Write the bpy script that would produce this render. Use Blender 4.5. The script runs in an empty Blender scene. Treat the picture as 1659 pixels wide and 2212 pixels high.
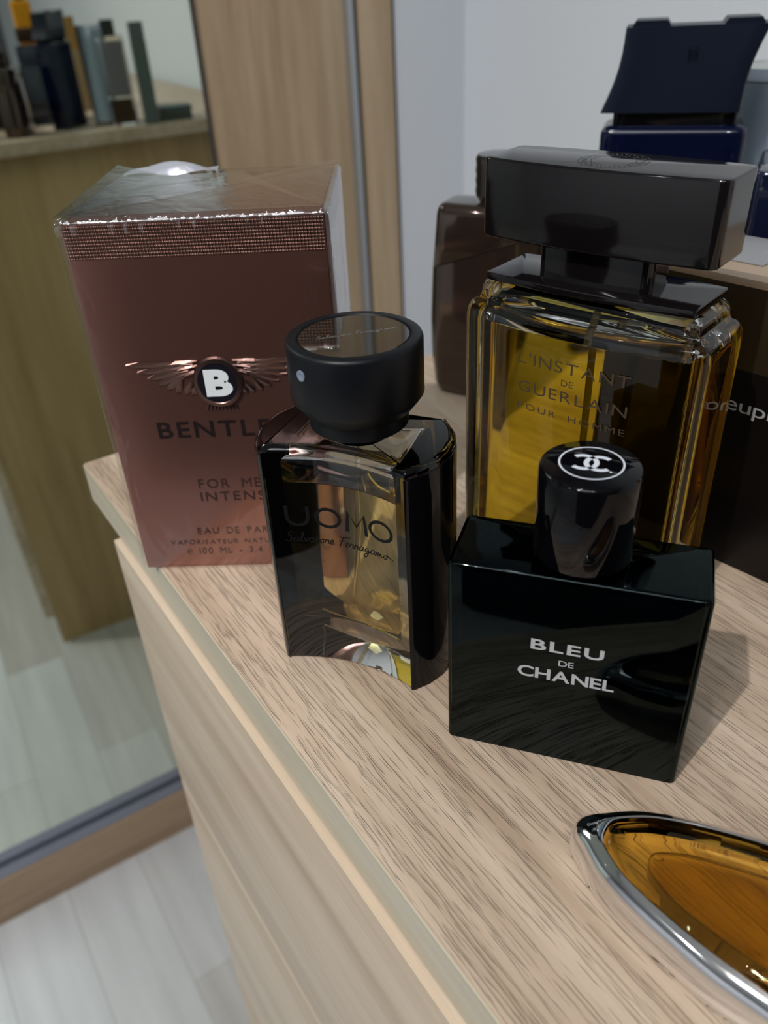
import bpy, bmesh, math, random
from mathutils import Vector, Matrix
random.seed(7)
SC = bpy.context.scene
C = SC.collection
PI = math.pi

# ------------------------------------------------------------------ camera
cam_d = bpy.data.cameras.new('camera')
cam = bpy.data.objects.new('camera', cam_d); C.objects.link(cam)
cam_d.sensor_fit = 'VERTICAL'; cam_d.sensor_height = 36.0; cam_d.sensor_width = 36.0
cam_d.lens = 1758.64 / 2212 * 36.0
cam_d.clip_start = 0.01; cam_d.clip_end = 30
R = Matrix(((0.83008641, -0.55564453, -0.04707131),
            (-0.33958431, -0.43674051, -0.83303075),
            (0.44231103, 0.70747218, -0.55122052)))
rt, dn, fw = R[0], R[1], R[2]
cam.matrix_world = Matrix(((rt[0], -dn[0], -fw[0], -0.06104651),
                           (rt[1], -dn[1], -fw[1], -0.36664118),
                           (rt[2], -dn[2], -fw[2], 0.18904062),
                           (0, 0, 0, 1)))
cam_d.dof.use_dof = True
cam_d.dof.focus_distance = 0.235
cam_d.dof.aperture_fstop = 13.0
SC.camera = cam

# ------------------------------------------------------------------ world, lights, exposure
w = bpy.data.worlds.new('world'); SC.world = w; w.use_nodes = True
w.node_tree.nodes['Background'].inputs[0].default_value = (0.75, 0.85, 1.0, 1)
w.node_tree.nodes['Background'].inputs[1].default_value = 0.02
SC.view_settings.view_transform = 'Standard'; SC.view_settings.look = 'None'
SC.view_settings.gamma = 1.0; SC.view_settings.use_curve_mapping = False
SC.view_settings.exposure = 0.42
SC.cycles.use_denoising = True
SC.cycles.max_bounces = 20; SC.cycles.transmission_bounces = 18; SC.cycles.glossy_bounces = 8
SC.cycles.transparent_max_bounces = 12; SC.cycles.diffuse_bounces = 5
SC.cycles.sample_clamp_indirect = 6.0
SC.cycles.blur_glossy = 0.4

FLOOR = -0.975; CEIL = 1.62
LAMP = (-1.08, -0.545, 1.6)
def downlight(loc, e, r, col):
    l = bpy.data.lights.new('downlight', 'SPOT'); l.energy = e; l.shadow_soft_size = r; l.color = col
    l.spot_size = math.radians(150); l.spot_blend = 0.6; l.cycles.is_caustics_light = True
    o = bpy.data.objects.new('downlight', l); C.objects.link(o); o.location = loc
# recessed ceiling spots; the one at LAMP casts the visible shadows
downlight(LAMP, 62.0, 0.016, (1.0, 0.955, 0.90))
for dx, dy in ((0.10, 0.02), (0.02, -0.12), (-0.55, 0.45), (0.35, -0.75), (0.75, 0.25), (-0.6, -1.3)):
    downlight((LAMP[0] + dx, LAMP[1] + dy, 1.6), 6.0, 0.014, (0.94, 0.97, 1.0))
def area(loc, size, e, col, rot=(0, 0, 0)):
    l = bpy.data.lights.new('ceiling_fill', 'AREA'); l.energy = e; l.color = col
    l.shape = 'RECTANGLE'; l.size = size[0]; l.size_y = size[1]
    o = bpy.data.objects.new('ceiling_fill', l); C.objects.link(o); o.location = loc; o.rotation_euler = rot
area((-0.9, -0.9, 1.58), (0.9, 0.9), 9.0, (0.90, 0.95, 1.0))  # added soft fill light below the ceiling, not a fitting of the room

# ------------------------------------------------------------------ materials
def new_mat(name):
    m = bpy.data.materials.new(name); m.use_nodes = True
    return m, m.node_tree, m.node_tree.nodes['Principled BSDF']
def srgb(r, g, b):
    f = lambda c: (c / 255 / 12.92) if c / 255 <= 0.04045 else ((c / 255 + 0.055) / 1.055) ** 2.4
    return (f(r), f(g), f(b), 1)
def pm(name, col, rough=0.5, metal=0.0, coat=0.0, spec=0.5, trans=0.0, ior=1.5, bump=None, coat_rough=0.03):
    m, nt, b = new_mat(name)
    b.inputs['Base Color'].default_value = col
    b.inputs['Roughness'].default_value = rough
    b.inputs['Metallic'].default_value = metal
    b.inputs['Coat Weight'].default_value = coat
    b.inputs['Coat Roughness'].default_value = coat_rough
    b.inputs['Specular IOR Level'].default_value = spec
    b.inputs['Transmission Weight'].default_value = trans
    b.inputs['IOR'].default_value = ior
    if bump:
        tc = nt.nodes.new('ShaderNodeTexCoord'); n = nt.nodes.new('ShaderNodeTexNoise')
        n.inputs['Scale'].default_value = bump[0]; n.inputs['Detail'].default_value = 3
        bm_ = nt.nodes.new('ShaderNodeBump'); bm_.inputs['Strength'].default_value = bump[1]
        bm_.inputs['Distance'].default_value = bump[2]
        nt.links.new(tc.outputs['Object'], n.inputs['Vector']); nt.links.new(n.outputs['Fac'], bm_.inputs['Height'])
        nt.links.new(bm_.outputs['Normal'], b.inputs['Normal'])
    return m
def glass(name, col, ior, rough=0.0):
    m = bpy.data.materials.new(name); m.use_nodes = True; nt = m.node_tree
    nt.nodes.remove(nt.nodes['Principled BSDF'])
    g = nt.nodes.new('ShaderNodeBsdfGlass'); g.inputs['Color'].default_value = col
    g.inputs['IOR'].default_value = ior; g.inputs['Roughness'].default_value = rough
    nt.links.new(g.outputs[0], nt.nodes['Material Output'].inputs['Surface'])
    m['refractive'] = True
    return m

def wood(name, c_lo, c_mid, c_hi, axis='y', pores=0.5, rough=0.5, freq=1.0, streak=0.5):
    """light oak laminate: long soft bands plus fine pressed-in pores along one axis"""
    m, nt, b = new_mat(name); N = nt.nodes.new; L = nt.links.new
    tc = N('ShaderNodeTexCoord')
    def mapped(a, l):
        mp = N('ShaderNodeMapping'); s = {'x': (l, a, a), 'y': (a, l, a), 'z': (a, a, l)}[axis]
        mp.inputs['Scale'].default_value = s; L(tc.outputs['Object'], mp.inputs['Vector']); return mp
    big = N('ShaderNodeTexNoise'); L(mapped(7 * freq, 1.1 * freq).outputs[0], big.inputs['Vector'])
    big.inputs['Scale'].default_value = 1.0; big.inputs['Detail'].default_value = 4; big.inputs['Distortion'].default_value = 0.6
    med = N('ShaderNodeTexNoise'); L(mapped(75 * freq, 4 * freq).outputs[0], med.inputs['Vector'])
    med.inputs['Scale'].default_value = 1.0; med.inputs['Detail'].default_value = 5; med.inputs['Roughness'].default_value = 0.65
    mix = N('ShaderNodeMath'); mix.operation = 'MULTIPLY_ADD'; mix.inputs[1].default_value = streak
    L(med.outputs['Fac'], mix.inputs[0])
    sc = N('ShaderNodeMath'); sc.operation = 'MULTIPLY'; sc.inputs[1].default_value = 1 - streak
    L(big.outputs['Fac'], sc.inputs[0]); L(sc.outputs[0], mix.inputs[2])
    cr = N('ShaderNodeValToRGB'); e = cr.color_ramp.elements
    e[0].position = 0.36; e[0].color = c_lo; e[1].position = 0.64; e[1].color = c_hi
    k = e.new(0.5); k.color = c_mid
    L(mix.outputs[0], cr.inputs['Fac'])
    # pores
    po = N('ShaderNodeTexNoise'); L(mapped(1500, 52).outputs[0], po.inputs['Vector'])
    po.inputs['Scale'].default_value = 1.0; po.inputs['Detail'].default_value = 2; po.inputs['Distortion'].default_value = 0.15
    pr = N('ShaderNodeMapRange'); pr.inputs['From Min'].default_value = 0.36; pr.inputs['From Max'].default_value = 0.46
    L(po.outputs['Fac'], pr.inputs['Value'])
    dk = N('ShaderNodeMix'); dk.data_type = 'RGBA'; dk.blend_type = 'MULTIPLY'; dk.inputs['Factor'].default_value = 1.0
    pc = N('ShaderNodeMapRange'); pc.inputs['To Min'].default_value = 1 - 0.11 * pores; pc.inputs['To Max'].default_value = 1.02
    L(pr.outputs[0], pc.inputs['Value'])
    L(cr.outputs['Color'], dk.inputs['A']); L(pc.outputs[0], dk.inputs['B'])
    L(dk.outputs['Result'], b.inputs['Base Color'])
    bp = N('ShaderNodeBump'); bp.inputs['Strength'].default_value = pores; bp.inputs['Distance'].default_value = 0.00035
    L(pr.outputs[0], bp.inputs['Height']); L(bp.outputs['Normal'], b.inputs['Normal'])
    b.inputs['Roughness'].default_value = rough
    b.inputs['Specular IOR Level'].default_value = 0.4
    return m

M = {}
M['oak_top'] = wood('oak_top', srgb(156, 134, 114), srgb(184, 164, 144), srgb(204, 188, 171), 'y', 0.9, 0.42)
M['oak_edge'] = wood('oak_edge', srgb(160, 146, 124), srgb(182, 172, 152), srgb(196, 188, 172), 'y', 0.15, 0.42, 0.9)
M['oak_drawer'] = wood('oak_drawer', srgb(170, 149, 127), srgb(194, 175, 154), srgb(210, 195, 177), 'y', 0.15, 0.45, 0.8)
M['oak_side'] = wood('oak_side', srgb(150, 122, 86), srgb(172, 144, 104), srgb(186, 160, 122), 'z', 0.2, 0.5, 0.7)
M['oak_panel'] = wood('oak_panel', srgb(148, 126, 100), srgb(170, 148, 120), srgb(184, 163, 137), 'z', 0.25, 0.45, 1.0)
M['oak_rail'] = wood('oak_rail', srgb(140, 116, 92), srgb(164, 140, 114), srgb(178, 156, 130), 'x', 0.2, 0.5, 0.9)
M['brown_gap'] = pm('brown_gap', srgb(70, 55, 44), 0.5)
M['dark_gap'] = pm('dark_gap', srgb(52, 50, 48), 0.5)
M['aluminium'] = pm('aluminium', srgb(176, 180, 184), 0.32, 0.75, bump=(300, 0.05, 0.0002))
M['dark_wall'] = pm('grey_wall_paint', srgb(92, 92, 96), 0.8, bump=(300, 0.1, 0.0003))
M['wall'] = pm('wall_paint', srgb(206, 211, 218), 0.75, bump=(500, 0.1, 0.0003))
M['ceiling'] = pm('ceiling_paint', srgb(230, 230, 230), 0.8, bump=(300, 0.1, 0.0003))
M['mirror'] = pm('mirror', (0.70, 0.76, 0.68, 1), 0.0, 1.0)
M['track'] = pm('steel_track', srgb(150, 156, 172), 0.3, 0.8)
M['slate'] = pm('dark_slate_gap', srgb(70, 76, 90), 0.5)

def floor_mat():
    m, nt, b = new_mat('laminate_floor'); N = nt.nodes.new; L = nt.links.new
    tc = N('ShaderNodeTexCoord'); mp = N('ShaderNodeMapping'); mp.inputs['Rotation'].default_value = (0, 0, PI / 2)
    L(tc.outputs['Object'], mp.inputs['Vector'])
    br = N('ShaderNodeTexBrick'); L(mp.outputs[0], br.inputs['Vector'])
    br.inputs['Scale'].default_value = 1.0; br.inputs['Mortar Size'].default_value = 0.0006
    br.inputs['Brick Width'].default_value = 0.60; br.inputs['Row Height'].default_value = 0.11
    br.inputs['Color1'].default_value = srgb(164, 156, 150); br.inputs['Color2'].default_value = srgb(200, 203, 207)
    br.inputs['Mortar'].default_value = srgb(150, 144, 138); br.inputs['Bias'].default_value = 0.15
    nm = N('ShaderNodeMapping'); nm.inputs['Scale'].default_value = (40, 3, 40); L(tc.outputs['Object'], nm.inputs['Vector'])
    no = N('ShaderNodeTexNoise'); no.inputs['Scale'].default_value = 1; no.inputs['Detail'].default_value = 5; L(nm.outputs[0], no.inputs['Vector'])
    mr = N('ShaderNodeMapRange'); mr.inputs['To Min'].default_value = 0.72; mr.inputs['To Max'].default_value = 1.2; L(no.outputs['Fac'], mr.inputs['Value'])
    mx = N('ShaderNodeMix'); mx.data_type = 'RGBA'; mx.blend_type = 'MULTIPLY'; mx.inputs['Factor'].default_value = 1.0
    L(br.outputs['Color'], mx.inputs['A']); L(mr.outputs[0], mx.inputs['B']); L(mx.outputs['Result'], b.inputs['Base Color'])
    b.inputs['Roughness'].default_value = 0.35
    return m
M['floor'] = floor_mat()

# ------------------------------------------------------------------ mesh helpers
def finish(name, verts, faces, mat, parent=None, smooth=30, loc=None):
    me = bpy.data.meshes.new(name); me.from_pydata([tuple(v) for v in verts], [], faces)
    bm_ = bmesh.new(); bm_.from_mesh(me)
    bmesh.ops.recalc_face_normals(bm_, faces=bm_.faces); bm_.to_mesh(me); bm_.free()
    if smooth:
        me.shade_smooth(); me.set_sharp_from_angle(angle=math.radians(smooth))
    me.materials.append(mat)
    o = bpy.data.objects.new(name, me); C.objects.link(o)
    if parent: o.parent = parent
    if loc: o.location = loc
    return o
def thing(name, label, cat, loc=(0, 0, 0), rz=0.0, group=None):
    o = bpy.data.objects.new(name, None); C.objects.link(o); o.empty_display_size = 0.02
    o.location = loc; o.rotation_euler = (0, 0, rz); o['label'] = label; o['category'] = cat
    if group: o['group'] = group
    return o
def structure(o): o['kind'] = 'structure'; return o

def box_vf(x0, x1, y0, y1, z0, z1):
    v = [(x, y, z) for z in (z0, z1) for (x, y) in ((x0, y0), (x1, y0), (x1, y1), (x0, y1))]
    f = [(3, 2, 1, 0), (4, 5, 6, 7), (0, 1, 5, 4), (1, 2, 6, 5), (2, 3, 7, 6), (3, 0, 4, 7)]
    return v, f
def join(parts):
    V, F = [], []
    for v, f in parts:
        n = len(V); V += list(v); F += [tuple(i + n for i in q) for q in f]
    return V, F
def box(name, b, mat, parent=None, bevel=0.0, seg=2):
    v, f = box_vf(*b)
    o = finish(name, v, f, mat, parent, smooth=0)
    if bevel:
        bm_ = bmesh.new(); bm_.from_mesh(o.data)
        bmesh.ops.bevel(bm_, geom=list(bm_.edges), offset=bevel, segments=seg, affect='EDGES', profile=0.7)
        bm_.to_mesh(o.data); bm_.free(); o.data.shade_smooth(); o.data.set_sharp_from_angle(angle=math.radians(40))
    return o

def rrect(w, d, r, n=6, bow=0.0, bowx=0.0, m=10, cx=0.0, cy=0.0):
    """rounded rectangle outline, ccw, optionally bowed faces"""
    pts = []
    def edge(a, b, k, off):
        for i in range(1, k):
            t = i / k; s = 4 * t * (1 - t)
            pts.append((a[0] + (b[0] - a[0]) * t + off[0] * s, a[1] + (b[1] - a[1]) * t + off[1] * s))
    cs = [(w / 2 - r, -d / 2 + r, -PI / 2), (w / 2 - r, d / 2 - r, 0), (-w / 2 + r, d / 2 - r, PI / 2), (-w / 2 + r, -d / 2 + r, PI)]
    offs = [(bowx, 0), (0, bow), (-bowx, 0), (0, -bow)]
    for i, (x, y, a0) in enumerate(cs):
        arc = [(x + r * math.cos(a0 + PI / 2 * j / n), y + r * math.sin(a0 + PI / 2 * j / n)) for j in range(n + 1)]
        pts += arc
        x2, y2, b0 = cs[(i + 1) % 4]
        nx = (x2 + r * math.cos(b0), y2 + r * math.sin(b0))
        edge(arc[-1], nx, m, offs[i])
    return [(x + cx, y + cy) for x, y in pts]
def circle(r, n=64, cx=0, cy=0):
    return [(cx + r * math.cos(2 * PI * i / n), cy + r * math.sin(2 * PI * i / n)) for i in range(n)]
def inset(pts, d):
    if abs(d) < 1e-9: return list(pts)
    n = len(pts); out = []
    for i in range(n):
        a, b, c = pts[i - 1], pts[i], pts[(i + 1) % n]
        e1 = Vector((b[0] - a[0], b[1] - a[1])); e2 = Vector((c[0] - b[0], c[1] - b[1]))
        if e1.length < 1e-9: e1 = e2
        if e2.length < 1e-9: e2 = e1
        n1 = Vector((-e1.y, e1.x)).normalized(); n2 = Vector((-e2.y, e2.x)).normalized()
        nn = n1 + n2
        if nn.length < 1e-6: nn = n1
        nn.normalize(); k = 1 / max(0.5, nn.dot(n1))
        out.append((b[0] + nn.x * d * k, b[1] + nn.y * d * k))
    return out
def rounded_levels(z0, z1, rb, rt_, n=5, base=0.0):
    lv = []
    for i in range(n + 1):
        a = PI / 2 * i / n
        if rb > 0: lv.append((z0 + rb * (1 - math.sin(a)) if False else z0 + rb - rb * math.cos(a), base + rb - rb * math.sin(a)))
    if rb <= 0: lv.append((z0, base))
    for i in range(n + 1):
        a = PI / 2 * i / n
        if rt_ > 0: lv.append((z1 - rt_ + rt_ * math.sin(a), base + rt_ - rt_ * math.cos(a)))
    if rt_ <= 0: lv.append((z1, base))
    return lv
def loft_vf(rings, capb=True, capt=True):
    """rings: list of lists of (x, y, z), equal lengths"""
    n = len(rings[0]); V = [p for r in rings for p in r]; F = []
    for k in range(len(rings) - 1):
        for i in range(n):
            j = (i + 1) % n
            F.append((k * n + i, k * n + j, (k + 1) * n + j, (k + 1) * n + i))
    if capb: F.append(tuple(range(n))[::-1])
    if capt: F.append(tuple((len(rings) - 1) * n + i for i in range(n)))
    return V, F
def prism_vf(outline, levels):
    return loft_vf([[(x, y, z) for x, y in inset(outline, d)] for z, d in levels])
def prism(name, outline, levels, mat, parent=None, smooth=35):
    return finish(name, *prism_vf(outline, levels), mat, parent, smooth)
def lathe(name, prof, mat, parent=None, n=64, cx=0, cy=0, smooth=35):
    rings = [[(cx + r * math.cos(2 * PI * i / n), cy + r * math.sin(2 * PI * i / n), z) for i in range(n)] for r, z in prof]
    return finish(name, *loft_vf(rings), mat, parent, smooth)
def tube_vf(path, r, n=8):
    rings = []
    for i, p in enumerate(path):
        p = Vector(p); a = Vector(path[max(0, i - 1)]); b = Vector(path[min(len(path) - 1, i + 1)])
        t = (b - a).normalized(); s = t.orthogonal().normalized() if abs(t.z) > 0.99 else t.cross(Vector((0, 0, 1))).normalized()
        q = t.cross(s)
        rings.append([tuple(p + s * (r * math.cos(2 * PI * k / n)) + q * (r * math.sin(2 * PI * k / n))) for k in range(n)])
    return loft_vf(rings)

# flat decoration (letters, marks) mapped on a surface by fn(u, z) -> (x, y, z)
def text_tris(s, bold=0.0):
    cu = bpy.data.curves.new('t', 'FONT'); cu.body = s; cu.size = 1.0; cu.offset = bold; cu.resolution_u = 6
    o = bpy.data.objects.new('t', cu); C.objects.link(o)
    dg = bpy.context.evaluated_depsgraph_get(); me = bpy.data.meshes.new_from_object(o.evaluated_get(dg))
    bm_ = bmesh.new(); bm_.from_mesh(me)
    bmesh.ops.triangulate(bm_, faces=bm_.faces)
    V = [(v.co.x, v.co.y) for v in bm_.verts]; F = [tuple(v.index for v in f.verts) for f in bm_.faces]
    bm_.free(); bpy.data.meshes.remove(me); bpy.data.objects.remove(o); bpy.data.curves.remove(cu)
    return V, F
def fit(V, u0, u1, z0, z1):
    xs = [v[0] for v in V]; ys = [v[1] for v in V]
    ax, bx, ay, by = min(xs), max(xs), min(ys), max(ys)
    return [(u0 + (x - ax) / (bx - ax) * (u1 - u0), z0 + (y - ay) / (by - ay) * (z1 - z0)) for x, y in V]
def spaced(s, k=1.0, bold=0.0):
    """letters laid one by one with extra tracking"""
    V, F, x = [], [], 0.0
    for ch in s:
        if ch == ' ': x += 0.38 * k + 0.1; continue
        v, f = text_tris(ch, bold); a = min(p[0] for p in v); b = max(p[0] for p in v)
        n = len(V); V += [(p[0] - a + x, p[1]) for p in v]; F += [tuple(i + n for i in q) for q in f]
        x += (b - a) + 0.16 * k
    return V, F
def lettering(name, items, fn, mat, parent):
    V, F = [], []
    for (v, f), rect in items:
        v = fit(v, *rect) if rect else v; n = len(V)
        V += [fn(a, b) for a, b in v]; F += [tuple(i + n for i in q) for q in f]
    me = bpy.data.meshes.new(name); me.from_pydata(V, [], F); me.materials.append(mat)
    o = bpy.data.objects.new(name, me); C.objects.link(o); o.parent = parent
    return o
def ring2d(cx, cy, rx, ry, t, n=64, a0=0.0, a1=2 * PI):
    V, F = [], []
    for i in range(n + 1):
        a = a0 + (a1 - a0) * i / n
        V += [(cx + rx * math.cos(a), cy + ry * math.sin(a)), (cx + (rx - t) * math.cos(a), cy + (ry - t) * math.sin(a))]
        if i: F.append((2 * i - 2, 2 * i, 2 * i + 1, 2 * i - 1))
    return V, F
def stroke2d(path, t):
    V, F = [], []
    for i, p in enumerate(path):
        a = Vector(path[max(0, i - 1)]); b = Vector(path[min(len(path) - 1, i + 1)]); d = (b - a)
        d = d.normalized() if d.length > 1e-9 else Vector((1, 0)); nn = Vector((-d.y, d.x)) * t / 2
        V += [(p[0] + nn.x, p[1] + nn.y), (p[0] - nn.x, p[1] - nn.y)]
        if i: F.append((2 * i - 2, 2 * i, 2 * i + 1, 2 * i - 1))
    return V, F
def smooth_path(p, k=6):
    out = []
    for i in range(len(p) - 1):
        a, b, c, d = p[max(0, i - 1)], p[i], p[i + 1], p[min(len(p) - 1, i + 2)]
        for j in range(k):
            t = j / k
            out.append(tuple(0.5 * ((2 * b[q]) + (-a[q] + c[q]) * t + (2 * a[q] - 5 * b[q] + 4 * c[q] - d[q]) * t * t + (-a[q] + 3 * b[q] - 3 * c[q] + d[q]) * t ** 3) for q in (0, 1)))
    out.append(p[-1]); return out

# ------------------------------------------------------------------ room shell
v, f = box_vf(-2.6, 0.75, -3.0, 1.3, FLOOR - 0.05, FLOOR); structure(finish('floor', v, f, M['floor'], smooth=0))
v, f = box_vf(-2.6, 0.75, -3.0, 1.3, CEIL, CEIL + 0.05); structure(finish('ceiling', v, f, M['ceiling'], smooth=0))
v, f = box_vf(0.655, 0.75, -3.0, 1.3, FLOOR, CEIL); structure(finish('wall_right', v, f, M['wall'], smooth=0))
v, f = box_vf(0.552, 0.655, 0.532, 1.2, FLOOR, CEIL); structure(finish('wall_back', v, f, M['wall'], smooth=0))
v, f = box_vf(-2.7, -2.6, -3.0, 1.3, FLOOR, CEIL); structure(finish('wall_left', v, f, M['wall'], smooth=0))
v, f = box_vf(-2.6, 0.75, -3.1, -3.0, FLOOR, CEIL); structure(finish('wall_front', v, f, M['dark_wall'], smooth=0))

# dark door-shaped screen, added unseen behind the viewpoint to darken glossy reflections
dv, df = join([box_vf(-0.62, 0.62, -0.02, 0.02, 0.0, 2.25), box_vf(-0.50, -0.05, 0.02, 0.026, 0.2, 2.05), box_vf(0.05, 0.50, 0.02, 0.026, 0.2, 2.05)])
dl = structure(finish('reflection_screen_1', dv, df, pm('dark_screen_paint', (0.012, 0.012, 0.016, 1), 0.5), smooth=0))
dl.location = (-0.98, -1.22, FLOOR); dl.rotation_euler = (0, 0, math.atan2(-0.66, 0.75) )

# ------------------------------------------------------------------ wardrobe with mirror door
WY, WK = 0.545, -0.0283
wd = thing('wardrobe', 'built-in oak wardrobe with a sliding mirror door, beyond the chest of drawers', 'wardrobe', (0, WY, FLOOR), math.atan(WK))
box('bottom_rail', (-1.7, 0.548, -0.004, 0.55, 0.0, 0.09), M['oak_rail'], wd, 0.001)
tr = box('track', (-1.7, 0.50, -0.002, 0.06, 0.0905, 0.112), M['track'], wd, 0.001)
box('track_groove', (-1.7, 0.50, 0.002, 0.05, 0.112, 0.123), M['slate'], wd)
box('door_rail', (-1.7, 0.312, 0.0, 0.022, 0.123, 0.142), M['track'], wd, 0.001)
box('mirror_panel', (-1.7, 0.309, 0.0, 0.008, 0.142, 2.5), M['mirror'], wd)
box('mirror_edge', (0.309, 0.3125, -0.001, 0.022, 0.123, 2.5), M['dark_gap'], wd)
box('door_panel', (0.3125, 0.486, 0.003, 0.02, 0.123, 2.5), M['oak_panel'], wd, 0.001)
box('handle_profile', (0.486, 0.494, -0.006, 0.02, 0.123, 2.5), M['aluminium'], wd, 0.001)
box('shadow_gap', (0.494, 0.502, 0.004, 0.02, 0.09, 2.5), M['brown_gap'], wd)
box('side_panel', (0.502, 0.546, -0.002, 0.55, 0.09, 2.5), M['oak_panel'], wd, 0.001)
box('edge_seal', (0.546, 0.5495, 0.0, 0.02, 0.0, 2.5), M['dark_gap'], wd)
box('back_panel', (-1.7, 0.546, 0.54, 0.55, 0.09, 2.5), M['oak_panel'], wd)

# ------------------------------------------------------------------ chest of drawers
ch = thing('chest_of_drawers', 'light oak chest of drawers that carries all the perfume bottles', 'chest of drawers', (0, 0, FLOOR))
TOPZ = -FLOOR
box('worktop', (0.0, 0.64, -1.25, 0.0, TOPZ - 0.0200, TOPZ), M['oak_top'], ch, 0.0008)
box('edge_band', (-0.0006, 0.0, -1.2495, -0.0005, TOPZ - 0.0196, TOPZ - 0.0006), M['oak_edge'], ch)
box('side_panel', (0.014, 0.62, -0.058, -0.040, 0.0, TOPZ - 0.0200), M['oak_side'], ch, 0.0005)
box('side_panel', (0.014, 0.62, -1.228, -1.21, 0.0, TOPZ - 0.0200), M['oak_side'], ch, 0.0005)
box('plinth', (0.03, 0.05, -1.21, -0.058, 0.0, 0.07), M['oak_drawer'], ch)
box('back_panel', (0.60, 0.61, -1.21, -0.058, 0.0, TOPZ - 0.0200), M['oak_drawer'], ch)
ztop = TOPZ - 0.0205
hs = [0.168, 0.20, 0.24, 0.275]
for h in hs:
    box('drawer', (-0.0036, 0.0135, -1.228, -0.041, ztop - h + 0.0015, ztop), M['oak_drawer'], ch, 0.0006)
    ztop -= h

# ------------------------------------------------------------------ bottle and label materials
CASTERS = []
CLEAR = glass('clear_glass', (0.97, 0.98, 0.97, 1), 1.5, 0.015)
AIR = glass('inner_air', (1, 1, 1, 1), 1 / 1.5)
M['black_gloss'] = pm('black_gloss', (0.002, 0.002, 0.003, 1), 0.05, spec=0.25)
M['lacquer'] = pm('black_lacquer', (0.003, 0.003, 0.004, 1), 0.08, spec=0.3)
M['dead_black'] = pm('black_inside', (0.002, 0.002, 0.002, 1), 0.9, spec=0.0)
M['black_cap'] = pm('black_satin', (0.004, 0.005, 0.007, 1), 0.40, spec=0.25, bump=(900, 0.05, 0.0001))
M['lid_glass'] = pm('smoked_disc', (0.012, 0.010, 0.006, 1), 0.03, spec=1.0, coat=1.0)
M['white_print'] = pm('white_print', srgb(200, 205, 215), 0.5)
M['grey_print'] = pm('silver_print', srgb(178, 180, 184), 0.45)
M['dark_print'] = pm('black_print', (0.003, 0.003, 0.004, 1), 0.4, spec=0.2)
M['nozzle'] = pm('nozzle_plastic', srgb(120, 130, 150), 0.35)

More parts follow.
